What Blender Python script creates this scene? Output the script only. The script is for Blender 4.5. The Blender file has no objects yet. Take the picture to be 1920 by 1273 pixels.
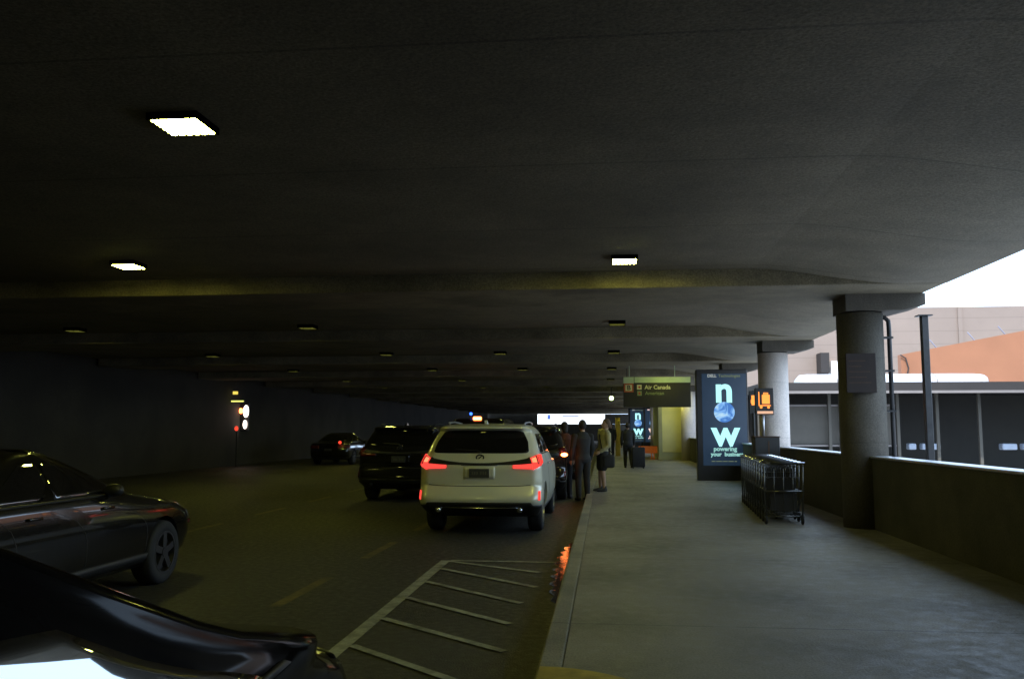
import bpy, bmesh, math, random
from math import sin, cos, pi, radians, sqrt, atan, tan
from mathutils import Vector, Matrix, Euler
random.seed(7)
SC = bpy.context.scene
COL = SC.collection

# ------------------------------------------------------------------ materials
def mat(name, col, rough=.7, metal=0., var=.12, scale=3., bump=0., bscale=30., spec=.5, coat=0., ior=None, detail=6.,
        grime=0., gscale=.6, emit=None, estr=0., stretch=(1, 1, 1), rvar=0., speck=0., sscale=55.):
    m = bpy.data.materials.new(name); m.use_nodes = True
    nt = m.node_tree; N = nt.nodes; L = nt.links
    b = N['Principled BSDF']
    b.inputs['Roughness'].default_value = rough; b.inputs['Metallic'].default_value = metal
    b.inputs['Specular IOR Level'].default_value = spec
    if coat: b.inputs['Coat Weight'].default_value = coat; b.inputs['Coat Roughness'].default_value = .03
    if ior: b.inputs['IOR'].default_value = ior
    tc = N.new('ShaderNodeTexCoord'); mp = N.new('ShaderNodeMapping')
    mp.inputs['Scale'].default_value = stretch
    L.new(tc.outputs['Object'], mp.inputs['Vector'])
    nz = N.new('ShaderNodeTexNoise'); nz.inputs['Scale'].default_value = scale; nz.inputs['Detail'].default_value = detail
    nz.inputs['Roughness'].default_value = .65
    L.new(mp.outputs[0], nz.inputs['Vector'])
    cr = N.new('ShaderNodeMapRange'); cr.inputs['From Min'].default_value = .3; cr.inputs['From Max'].default_value = .7
    cr.inputs['To Min'].default_value = 1 - var; cr.inputs['To Max'].default_value = 1 + var
    L.new(nz.outputs['Fac'], cr.inputs['Value'])
    fac = cr.outputs[0]
    if grime:
        n2 = N.new('ShaderNodeTexNoise'); n2.inputs['Scale'].default_value = gscale; n2.inputs['Detail'].default_value = 4
        L.new(mp.outputs[0], n2.inputs['Vector'])
        r2 = N.new('ShaderNodeMapRange'); r2.inputs['From Min'].default_value = .42; r2.inputs['From Max'].default_value = .68
        r2.inputs['To Min'].default_value = 1; r2.inputs['To Max'].default_value = 1 - grime
        L.new(n2.outputs['Fac'], r2.inputs['Value'])
        mm = N.new('ShaderNodeMath'); mm.operation = 'MULTIPLY'
        L.new(fac, mm.inputs[0]); L.new(r2.outputs[0], mm.inputs[1]); fac = mm.outputs[0]
    if speck:
        n4 = N.new('ShaderNodeTexNoise'); n4.inputs['Scale'].default_value = sscale; n4.inputs['Detail'].default_value = 3; n4.inputs['Roughness'].default_value = .8
        L.new(tc.outputs['Object'], n4.inputs['Vector'])
        r4 = N.new('ShaderNodeMapRange'); r4.inputs['From Min'].default_value = .3; r4.inputs['From Max'].default_value = .7
        r4.inputs['To Min'].default_value = 1 - speck; r4.inputs['To Max'].default_value = 1 + speck
        L.new(n4.outputs['Fac'], r4.inputs['Value'])
        m4 = N.new('ShaderNodeMath'); m4.operation = 'MULTIPLY'
        L.new(fac, m4.inputs[0]); L.new(r4.outputs[0], m4.inputs[1]); fac = m4.outputs[0]
    vm = N.new('ShaderNodeVectorMath'); vm.operation = 'SCALE'; vm.inputs[0].default_value = col[:3]
    L.new(fac, vm.inputs['Scale']); L.new(vm.outputs[0], b.inputs['Base Color'])
    if rvar:
        r3 = N.new('ShaderNodeMapRange'); r3.inputs['From Min'].default_value = .35; r3.inputs['From Max'].default_value = .65
        r3.inputs['To Min'].default_value = max(.02, rough - rvar); r3.inputs['To Max'].default_value = min(1, rough + rvar)
        L.new(nz.outputs['Fac'], r3.inputs['Value']); L.new(r3.outputs[0], b.inputs['Roughness'])
    if bump:
        nb = N.new('ShaderNodeTexNoise'); nb.inputs['Scale'].default_value = bscale; nb.inputs['Detail'].default_value = 5
        L.new(mp.outputs[0], nb.inputs['Vector'])
        bp = N.new('ShaderNodeBump'); bp.inputs['Strength'].default_value = bump; bp.inputs['Distance'].default_value = .01
        L.new(nb.outputs['Fac'], bp.inputs['Height']); L.new(bp.outputs[0], b.inputs['Normal'])
    if emit:
        b.inputs['Emission Color'].default_value = (*emit, 1); b.inputs['Emission Strength'].default_value = estr
    m['b'] = 1
    return m

def joint_lines(m, axis_scale, strength=.5, width=.02):
    """darken thin expansion joints on a regular grid: axis_scale = (period_x, period_y, period_z) 0 = none"""
    nt = m.node_tree; N = nt.nodes; L = nt.links; b = N['Principled BSDF']
    src = b.inputs['Base Color'].links[0].from_socket
    tc = N.new('ShaderNodeTexCoord'); sp = N.new('ShaderNodeSeparateXYZ'); L.new(tc.outputs['Object'], sp.inputs[0])
    fac = None
    for i, per in enumerate(axis_scale):
        if not per: continue
        md = N.new('ShaderNodeMath'); md.operation = 'PINGPONG'; md.inputs[1].default_value = per / 2
        L.new(sp.outputs[i], md.inputs[0])
        lt = N.new('ShaderNodeMath'); lt.operation = 'LESS_THAN'; lt.inputs[1].default_value = width / 2
        L.new(md.outputs[0], lt.inputs[0])
        if fac is None: fac = lt.outputs[0]
        else:
            mx = N.new('ShaderNodeMath'); mx.operation = 'MAXIMUM'; L.new(fac, mx.inputs[0]); L.new(lt.outputs[0], mx.inputs[1]); fac = mx.outputs[0]
    mr = N.new('ShaderNodeMapRange'); mr.inputs['To Min'].default_value = 1; mr.inputs['To Max'].default_value = 1 - strength
    L.new(fac, mr.inputs['Value'])
    vs = N.new('ShaderNodeVectorMath'); vs.operation = 'SCALE'
    L.new(src, vs.inputs[0]); L.new(mr.outputs[0], vs.inputs['Scale']); L.new(vs.outputs[0], b.inputs['Base Color'])
    return m

def emis(name, col, s):
    m = bpy.data.materials.new(name); m.use_nodes = True
    nt = m.node_tree; nt.nodes.clear()
    o = nt.nodes.new('ShaderNodeOutputMaterial'); e = nt.nodes.new('ShaderNodeEmission')
    e.inputs[0].default_value = (*col, 1); e.inputs[1].default_value = s
    nt.links.new(e.outputs[0], o.inputs[0]); return m

M = {}
M['asphalt'] = mat('asphalt', (.036, .033, .025), .62, speck=0.55, sscale=60, var=.35, scale=14, bump=.6, bscale=70, grime=.4, gscale=.5, rvar=.15)
M['sidewalk'] = joint_lines(mat('sidewalk', (.20, .185, .15), .6, speck=0.4, sscale=60, var=.16, scale=8, bump=.3, bscale=60, grime=.45, gscale=.7, rvar=.15), (0, 3.4, 0), .45, .025)
M['kerb'] = joint_lines(mat('kerb_concrete', (.23, .21, .14), .8, speck=0.4, sscale=60, var=.2, scale=6, bump=.4, bscale=40, grime=.4, gscale=1.5), (0, 3.4, 0), .5, .02)
M['yellow'] = mat('yellow_paint', (.42, .30, .035), .6, var=.3, scale=9, grime=.5, gscale=4)
M['road_white'] = mat('road_white', (.30, .30, .22), .6, var=.35, scale=22, grime=.6, gscale=5)
M['road_yellow'] = mat('road_yellow', (.13, .095, .028), .6, var=.4, scale=18, grime=.6, gscale=4)
M['ceiling'] = joint_lines(mat('ceiling_concrete', (.215, .185, .122), .85, speck=0.45, sscale=45, var=.14, scale=2.2, bump=.3, bscale=25, grime=.35, gscale=.35), (0, 2.45, 0), .3, .03)
M['beamc'] = mat('beam_concrete', (.24, .205, .13), .85, speck=0.45, sscale=45, var=.2, scale=3, bump=.3, bscale=25, grime=.4, gscale=.6)
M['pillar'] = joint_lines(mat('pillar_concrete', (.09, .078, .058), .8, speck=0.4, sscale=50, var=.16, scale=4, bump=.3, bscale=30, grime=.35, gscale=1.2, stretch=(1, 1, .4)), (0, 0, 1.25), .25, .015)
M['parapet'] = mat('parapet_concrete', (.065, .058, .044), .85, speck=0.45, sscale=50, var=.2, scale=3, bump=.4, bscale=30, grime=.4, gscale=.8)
M['metal_dark'] = mat('dark_metal', (.05, .05, .05), .4, metal=.6, var=.2, scale=8)
M['rail'] = mat('galvanised_rail', (.55, .56, .58), .35, metal=.7, var=.15, scale=10)
M['black'] = mat('black_plastic', (.018, .018, .017), .5, var=.2, scale=6)
M['rubber'] = mat('tyre_rubber', (.02, .02, .02), .8, var=.2, scale=9)
M['chrome'] = mat('chrome', (.75, .76, .78), .12, metal=1., var=.05, scale=4)
M['rim'] = mat('alloy', (.45, .46, .48), .3, metal=.9, var=.1, scale=4)
M['rim_dark'] = mat('dark_alloy', (.10, .10, .10), .35, metal=.8, var=.1, scale=4)
M['silver'] = mat('silver_paint', (.80, .79, .62), .38, metal=.25, var=.03, scale=2, coat=.6)
M['charcoal'] = mat('charcoal_paint', (.010, .0095, .0085), .16, metal=.3, var=.05, scale=2, coat=.8)
M['blackpaint'] = mat('black_paint', (.008, .008, .008), .12, metal=0, var=.05, scale=2, coat=1.)
M['glass'] = mat('tinted_glass', (.006, .006, .006), .03, metal=0, var=0, spec=.6)
M['sideglass'] = mat('coated_glass', (.006, .006, .006), .02, metal=0, var=0, ior=2.4)
M['baffle'] = mat('baffle_black', (.003, .003, .003), .9, spec=0.)
M['mirrorglass'] = mat('mirrored_window', (.42, .45, .47), .02, metal=1., var=0)  # window made mirror-like to brighten its sky reflection
M['dullblack'] = mat('dull_black_paint', (.006, .006, .006), .10, var=.1, scale=3, spec=.045, rvar=.0)  # specular cut down to dim the near car's reflections
M['red_lit'] = emis('tail_lamp_red', (1., .06, .045), .85)
M['red_hot'] = emis('tail_lamp_core', (1., .20, .09), 1.3)
M['red_dim'] = mat('red_lens', (.10, .008, .006), .25, var=.1)
M['amber'] = emis('amber_lamp', (1., .22, .05), 6.)
M['amber_ind'] = emis('amber_indicator', (1., .20, .04), 18.)
M['amber_hot'] = emis('amber_core', (1., .5, .3), 4.)
M['blue_led'] = emis('blue_led', (.03, .12, 1.), 3.)
M['red_led'] = emis('red_led', (1., .06, .03), .9)
M['white_led'] = emis('white_led', (1., .85, .75), 3.)
M['lamp'] = emis('led_lens', (.97, .98, .17), 56.)
M['lamp_small'] = emis('small_lamp', (.7, 1., .3), 6.)
M['plate'] = mat('number_plate', (.05, .05, .045), .5, var=.3, scale=20)
M['plate_ink'] = mat('plate_ink', (.11, .11, .08), .5)
M['headlight'] = mat('headlight_glass', (.25, .26, .28), .08, metal=.6, var=.1)

# ------------------------------------------------------------------ object helpers
def obj(name, bm, m, parent=None, smooth=False, label=None):
    me = bpy.data.meshes.new(name)
    if isinstance(bm, bmesh.types.BMesh):
        bm.to_mesh(me); bm.free()
    else:
        me = bm; me.name = name
    o = bpy.data.objects.new(name, me); COL.objects.link(o)
    ms = m if isinstance(m, (list, tuple)) else [m]
    me.materials.clear()
    for k in ms: me.materials.append(M[k] if isinstance(k, str) else k)
    if smooth:
        for p in me.polygons: p.use_smooth = True
    if parent: o.parent = parent
    if label: o['label'] = label
    return o
def tag(o, label, cat, group=None):
    o['label'] = label; o['category'] = cat
    if group: o['group'] = group
    return o
def thing(name, label, cat, loc=(0, 0, 0), rz=0, group=None):
    o = bpy.data.objects.new(name, None); COL.objects.link(o); o.empty_display_size = .2
    o.location = loc; o.rotation_euler = (0, 0, rz)
    return tag(o, label, cat, group)
def copy_tree(root, loc, rz=None, label=None):
    kids = {}
    for o in bpy.data.objects:
        if o.parent: kids.setdefault(o.parent, []).append(o)
    def rec(o, par):
        c = o.copy(); COL.objects.link(c); c.parent = par
        for k in kids.get(o, []): rec(k, c)
        return c
    r = rec(root, None); r.location = loc
    if rz is not None: r.rotation_euler = (0, 0, rz)
    if label: r['label'] = label
    return r
def struct(o): o['kind'] = 'structure'; return o
def B(): return bmesh.new()
def box(bm, x0, x1, y0, y1, z0, z1, rot=None, piv=None):
    vs = [bm.verts.new((x, y, z)) for z in (z0, z1) for y in (y0, y1) for x in (x0, x1)]
    for f in ((0, 2, 3, 1), (4, 5, 7, 6), (0, 1, 5, 4), (2, 6, 7, 3), (0, 4, 6, 2), (1, 3, 7, 5)):
        bm.faces.new([vs[i] for i in f])
    if rot: bmesh.ops.rotate(bm, verts=vs, cent=piv or ((x0 + x1) / 2, (y0 + y1) / 2, (z0 + z1) / 2), matrix=rot)
    return vs
def bbox(bm, x0, x1, y0, y1, z0, z1, bev=.01, seg=2):
    t = B(); box(t, x0, x1, y0, y1, z0, z1)
    bmesh.ops.bevel(t, geom=t.edges[:], offset=bev, segments=seg, affect='EDGES', profile=.5)
    me = bpy.data.meshes.new('t'); t.to_mesh(me); t.free(); bm.from_mesh(me); bpy.data.meshes.remove(me)
def tube(bm, pts, rad, n=8, caps=True, sq=None):
    """tube through pts with radius list/number; sq=(sx,sy) widens the ring in world x / y"""
    pts = [Vector(p) for p in pts]
    rs = rad if isinstance(rad, (list, tuple)) else [rad] * len(pts)
    rings = []; up = Vector((0, 0, 1))
    prev = None
    for i, p in enumerate(pts):
        d = (pts[min(i + 1, len(pts) - 1)] - pts[max(i - 1, 0)]).normalized()
        if prev is None:
            ref = up if abs(d.z) < .9 else Vector((1, 0, 0))
            a = d.cross(ref).normalized()
        else:
            a = (prev - d * prev.dot(d)).normalized()
        prev = a; b = d.cross(a).normalized()
        r = rs[i]
        ring = []
        for k in range(n):
            t = 2 * pi * k / n
            v = a * cos(t) * (r if not isinstance(r, tuple) else 1) + b * sin(t) * (r if not isinstance(r, tuple) else 1)
            if isinstance(r, tuple): v = Vector((v.x * r[0], v.y * r[1], v.z * (r[0] + r[1]) / 2))
            ring.append(bm.verts.new(p + v))
        rings.append(ring)
    for i in range(len(rings) - 1):
        for k in range(n):
            bm.faces.new((rings[i][k], rings[i][(k + 1) % n], rings[i + 1][(k + 1) % n], rings[i + 1][k]))
    if caps:
        bm.faces.new(rings[0][::-1]); bm.faces.new(rings[-1])
def cyl(bm, c, r, h, axis='Z', n=24, r2=None):
    c = Vector(c); d = {'X': Vector((1, 0, 0)), 'Y': Vector((0, 1, 0)), 'Z': Vector((0, 0, 1))}[axis]
    tube(bm, [c, c + d * h], [r, r if r2 is None else r2], n)
def lathe(bm, prof, c, axis='X', n=28, caps=True):
    c = Vector(c); rings = []
    for (a, r) in prof:
        ring = []
        for k in range(n):
            t = 2 * pi * k / n
            v = Vector((a, r * cos(t), r * sin(t))) if axis == 'X' else Vector((r * cos(t), r * sin(t), a))
            ring.append(bm.verts.new(c + v))
        rings.append(ring)
    for i in range(len(rings) - 1):
        for k in range(n):
            bm.faces.new((rings[i][k], rings[i][(k + 1) % n], rings[i + 1][(k + 1) % n], rings[i + 1][k]))
    if caps: bm.faces.new(rings[0][::-1]); bm.faces.new(rings[-1])
def ball(bm, c, r, n=12, sx=1, sy=1, sz=1, rot=None):
    res = bmesh.ops.create_uvsphere(bm, u_segments=n + 4, v_segments=n, radius=r)
    vs = res['verts']
    bmesh.ops.scale(bm, verts=vs, vec=(sx, sy, sz))
    if rot: bmesh.ops.rotate(bm, verts=vs, cent=(0, 0, 0), matrix=rot)
    bmesh.ops.translate(bm, verts=vs, vec=c)
def prism(bm, poly, y0, y1, plane='XZ'):
    def P(a, b, t): return (a, t, b) if plane == 'XZ' else ((a, b, t) if plane == 'XY' else (t, a, b))
    v0 = [bm.verts.new(P(a, b, y0)) for a, b in poly]; v1 = [bm.verts.new(P(a, b, y1)) for a, b in poly]
    n = len(poly)
    bm.faces.new(v0); bm.faces.new(v1[::-1])
    for i in range(n): bm.faces.new((v0[i], v1[i], v1[(i + 1) % n], v0[(i + 1) % n]))
    bmesh.ops.recalc_face_normals(bm, faces=bm.faces[:])
def evaluated(o):
    dg = bpy.context.evaluated_depsgraph_get(); dg.update()
    return bpy.data.meshes.new_from_object(o.evaluated_get(dg))
def text_mesh(s, size, extrude=.004, bold=0., align='CENTER', space=1.):
    c = bpy.data.curves.new('t', 'FONT'); c.body = s; c.size = size; c.extrude = extrude; c.align_x = align
    c.align_y = 'CENTER'; c.offset = bold; c.space_character = space; c.resolution_u = 5
    o = bpy.data.objects.new('t', c); COL.objects.link(o)
    me = evaluated(o); bpy.data.objects.remove(o); bpy.data.curves.remove(c)
    return me
def lettering(s, size, loc, m, parent, bold=0., align='CENTER', sx=1., space=1., label=None, name='lettering'):
    """text standing upright, read from -Y"""
    me = text_mesh(s, size, .003, bold, align, space)
    me.transform(Matrix.Translation(loc) @ Matrix.Rotation(pi / 2, 4, 'X') @ Matrix.Diagonal((sx, 1, 1, 1)))
    return obj(name, me, m, parent, label=label)

# ------------------------------------------------------------------ setting
KX = -.43                    # kerb line
bm = B(); bmesh.ops.create_grid(bm, x_segments=1, y_segments=1, size=400, matrix=Matrix.Translation((0, 60, -.6)))
M['ground'] = mat('outer_ground', (.44, .46, .50), .9, var=.1, scale=.5)
struct(obj('ground', bm, 'ground'))
bm = B(); box(bm, -16.2, KX, -14, 160, -.5, 0); struct(obj('road', bm, 'asphalt'))
bm = B(); box(bm, KX + .16, 3.95, -14, 128, -.5, .15); struct(obj('sidewalk', bm, 'sidewalk'))
bm = B(); bbox(bm, KX, KX + .158, -14, 128, -.4, .152, .02, 3); struct(obj('kerb', bm, 'kerb'))
# yellow painted ramp edge near the camera (curved patch)
bm = B(); pts = [(KX + .02, 4.2), (KX + .02, 5.55)] + [(KX + .02 + .95 * sin(t), 4.2 + 1.35 * cos(t)) for t in [i * pi / 2 / 14 for i in range(1, 15)]]
prism(bm, pts, .1535, .1575, 'XY'); struct(obj('kerb_paint', bm, 'yellow'))
bm = B(); box(bm, 12.5, 60, -14, 37, -.595, -.55); struct(obj('added_dark_ground', bm, 'asphalt'))  # dark ground added to cut daylight bounced onto the ceiling
# road markings
bm = B()
def strip(bm, a, b, w, z=.004):
    a = Vector((*a, 0)); b = Vector((*b, 0)); d = (b - a).normalized(); n = Vector((-d.y, d.x, 0)) * w / 2
    v = [bm.verts.new((p.x, p.y, z)) for p in (a - n, b - n, b + n, a + n)]; f = bm.faces.new(v)
    if f.normal.z < 0: f.normal_flip()
strip(bm, (-1.95, -6), (-1.95, 10.84), .115)
struct(obj('lane_marking', bm, 'road_white'))
bm = B()
for a, b in (((-1.885, 10.80), (-.60, 10.78)), ((-1.885, 10.74), (-.74, 10.02)), ((-1.885, 10.18), (-.70, 9.10)), ((-1.885, 9.32), (-.78, 8.26)),
             ((-1.885, 8.42), (-.80, 7.40)), ((-1.885, 7.50), (-.74, 6.50)), ((-1.885, 6.56), (-.74, 5.52)), ((-1.885, 5.6), (-.74, 4.56))):
    strip(bm, a, b, .075, .0085)
struct(obj('hatch_marking', bm, 'road_white'))
bm = B()
for k in range(-3, 30):
    y = 7.9 + k * 3.0; strip(bm, (-2.99, y), (-2.99, y + 1.58), .12)
struct(obj('lane_dashes', bm, 'road_yellow'))
bm = B()
for k in range(-3, 30):
    y = 7.1 + k * 3.0; strip(bm, (-6.5, y), (-6.5, y + 1.5), .12)
struct(obj('lane_dashes', bm, 'road_yellow'))
# wet gutter beside the kerb
wet = mat('gutter_water', (.012, .012, .01), .06, var=.3, scale=6, bump=.3, bscale=11, spec=1.)
bm = B()
ptsL = []; ptsR = []
for i in range(36):
    y = 8.3 + i * .125; ed = .5 * sin(pi * i / 35) ** .4
    ptsL.append((KX - .03 - .24 * ed * (1 + .35 * sin(i * 1.7)), y)); ptsR.append((KX - .002, y))
prism(bm, ptsL + ptsR[::-1], .001, .005, 'XY'); struct(obj('gutter_puddle', bm, wet))

# ------------------------------------------------------------------ overhead deck
DE = 4.71
deck = thing('overhead_deck', 'concrete road deck with cross beams forming the low dark ceiling', 'deck', (0, 0, 0))
bm = B(); box(bm, -16.2, DE, -14, 122, 3.85, 4.5); obj('slab', bm, 'ceiling', deck)
BY = [-6.9, .1] + [12.55 + 7.0 * k for k in range(0, 16)]
for y in BY:
    bm = B(); bbox(bm, -16.1, DE - .003, y, y + 1.75, 3.6, 3.86, .012, 1)
    obj('cross_beam', bm, 'beamc', deck)
bm = B()
last = -13.99
for y in BY + [122.]:
    if y > last:
        cv = [(1.9 + 2.3 * i / 12, 3.856 - .254 * (3 * (i / 12) ** 2 - 2 * (i / 12) ** 3)) for i in range(13)]
        prism(bm, cv + [(DE - .001, 3.602), (DE - .001, 3.857)], last, y, 'XZ')
    last = y + 1.75
obj('edge_beam', bm, 'ceiling', deck)
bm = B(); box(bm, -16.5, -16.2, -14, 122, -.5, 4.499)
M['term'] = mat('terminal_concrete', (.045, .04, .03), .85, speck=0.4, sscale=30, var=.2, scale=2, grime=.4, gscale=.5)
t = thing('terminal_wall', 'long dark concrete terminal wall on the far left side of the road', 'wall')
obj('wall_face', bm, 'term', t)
# columns
M['pillar_shaded'] = M['pillar'].copy(); M['pillar'] = joint_lines(mat('pillar_daylit', (.58, .51, .45), .8, speck=0.25, sscale=50, var=.12, scale=4, bump=.3, bscale=30, grime=.25, gscale=1.2, stretch=(1, 1, .4)), (0, 0, 1.25), .2, .015)  # shade put into a darker tone for the nearest column, daylight into the rest
def column(y, first=False):
    t = thing('concrete_column', 'round concrete column', 'column', (3.87, y, .15), 0, 'round columns along the sidewalk')
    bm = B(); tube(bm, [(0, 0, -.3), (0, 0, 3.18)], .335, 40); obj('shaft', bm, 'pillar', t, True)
    for p in t.children: 
        for f in p.data.polygons:
            if len(f.vertices) > 4: f.use_smooth = False
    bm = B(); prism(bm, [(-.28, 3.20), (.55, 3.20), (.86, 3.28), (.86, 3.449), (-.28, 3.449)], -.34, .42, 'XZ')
    obj('capital', bm, 'pillar_shaded', t)  # capital takes the shaded tone so it sinks into the dark
    return t
cols = []
lab = {0: 'nearest round concrete column, dark notice on its face and pipe down its side', 1: 'second round column, pale daylight on its right side, behind the luggage carts'}
for k in range(0, 15):
    y = 13.78 + 7.0 * k
    c = column(y) if k == 0 else copy_tree(cols[0], (3.87, y, .15))
    c['label'] = lab.get(k, 'round concrete column beyond the advertising totem, number %s along the parapet' % ['three', 'four', 'five', 'six', 'seven', 'eight', 'nine', 'ten', 'eleven', 'twelve', 'thirteen', 'fourteen', 'fifteen'][k - 2] if k > 1 else '')
    cols.append(c)
# one column behind the camera, carries the deck
c = copy_tree(cols[0], (3.87, 6.78 - 7, .15)); c['label'] = 'round concrete column standing behind the viewer'
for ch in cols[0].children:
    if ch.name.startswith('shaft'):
        ch.data = ch.data.copy(); ch.data.materials.clear(); ch.data.materials.append(M['pillar_shaded'])
# pipe + notice on first column
t = thing('drain_pipe', 'grey metal drain pipe running down the right side of the nearest column', 'pipe', (4.245, 13.72, .15))
bm = B(); tube(bm, [(-.12, 0, 3.12), (-.02, 0, 3.12), (.03, 0, 3.07), (.035, 0, 2.95), (.035, 0, 0)], .034, 12); obj('pipe_run', bm, 'metal_dark', t, True)
for z in (.6, 1.7, 2.3, 2.8):
    bm = B(); box(bm, -.12, .08, -.05, .05, z, z + .03); obj('pipe_clip', bm, 'metal_dark', t)
t = thing('notice_board', 'dark brown notice board fixed to the nearest column', 'sign', (3.76, 13.425, 2.13))
M['notice'] = mat('notice_brown', (.022, .013, .009), .7, var=.15, scale=9)
M['notice_ink'] = mat('notice_ink', (.07, .035, .014), .7, var=.3, scale=30)
bm = B(); bbox(bm, -.21, .22, -.02, .02, 0, .58, .006, 1); obj('board', bm, 'notice', t)
for z, w in ((.46, .24), (.38, .18), (.30, .30), (.22, .25), (.14, .31)):
    bm = B(); box(bm, -.17, -.17 + w, -.0235, -.021, z, z + .014); obj('text_row', bm, 'notice_ink', t)
t = thing('support_post', 'slim dark steel post outside the parapet right of the nearest column', 'post', (4.84, 13.86, 0))
bm = B(); bbox(bm, -.048, .048, -.055, .055, -.6, 3.30, .006, 1); obj('shaft', bm, 'metal_dark', t)
bm = B(); box(bm, -.1, .1, -.1, .1, 3.30, 3.318); obj('head_plate', bm, 'metal_dark', t)

# parapet
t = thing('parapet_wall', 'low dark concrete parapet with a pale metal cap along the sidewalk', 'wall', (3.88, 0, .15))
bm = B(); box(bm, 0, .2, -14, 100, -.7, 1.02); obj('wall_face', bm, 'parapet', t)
bm = B(); bbox(bm, -.03, .24, -14, 100, 1.023, 1.055, .008, 1); obj('cap', bm, 'rail', t)

# ------------------------------------------------------------------ ceiling lights
def ceiling_light(x, y, z, label, skirt, led, S=.16):
    t = thing('ceiling_light', label, 'light', (x, y, z), 0, 'square ceiling lights')
    q = S / .22
    bm = B()
    for (a, b, c, d) in ((-S - .014, -S, -S - .014, S + .014), (S, S + .014, -S - .014, S + .014), (-S, S, -S - .014, -S), (-S, S, S, S + .014)):
        box(bm, a, b, c, d, -skirt, 0)
    box(bm, -S, S, -S, S, -led + .016, -.001)
    obj('housing', bm, 'baffle', t)
    bm = B()
    for i in range(6):
        for j in range(6):
            cx = -S + (.037 + i * .0733) * q; cy = -S + (.037 + j * .0733) * q
            cyl(bm, (cx, cy, -led), .029 * q, .015, 'Z', 12)
    obj('led_array', bm, 'lamp', t, label='glowing grid of small LED lenses')
    return t
L0 = ceiling_light(-3.05, 5.98, 3.849, 'largest square ceiling light, upper left, nearest to the viewer', .052, .052, .175)
def place_light(x, y, z, label, src=None): return copy_tree(src or L0, (x, y, z), 0, label)
L1 = ceiling_light(.28, 11.52, 3.849, 'square ceiling light above the kerb, ahead of the silver car', .058, .064)
place_light(-6.42, 11.2, 3.849, 'square ceiling light at the far left, above the second lane', L1)
ordn = ['third', 'fourth', 'fifth', 'sixth', 'seventh', 'eighth', 'ninth', 'tenth']
L2 = None
for k in range(1, 9):
    y = 11.50 + 7.0 * k
    lb = 'recessed square ceiling light over the kerb in the %s ceiling bay' % ordn[k - 1]
    if L2 is None: L2 = ceiling_light(.28, y, 3.849, lb, .075, .030)
    else: place_light(.28, y, 3.849, lb, L2)
    place_light(-6.42, y, 3.849, 'recessed square ceiling light over the left lane in the %s ceiling bay' % ordn[k - 1], L2)
    if k in (2, 3, 5, 7): place_light(-3.02, y, 3.849, 'recessed square ceiling light over the middle lane in the %s ceiling bay' % ordn[k - 1], L2)
place_light(2.1, 29.1, 3.849, 'recessed square ceiling light just in front of the overhead airline sign', L2)
place_light(3.3, 41.2, 3.6, 'recessed square ceiling light in front of the green kiosk', L2)

for k in range(0, 9):  # lamp row added to lift the dark left side
    place_light(-11.8, 4.5 + 7.0 * k, 3.849, 'added recessed ceiling light by the far left wall, lifting the dark, bay %s from the viewer' % ['one', 'two', 'three', 'four', 'five', 'six', 'seven', 'eight', 'nine'][k], L2)

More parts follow.
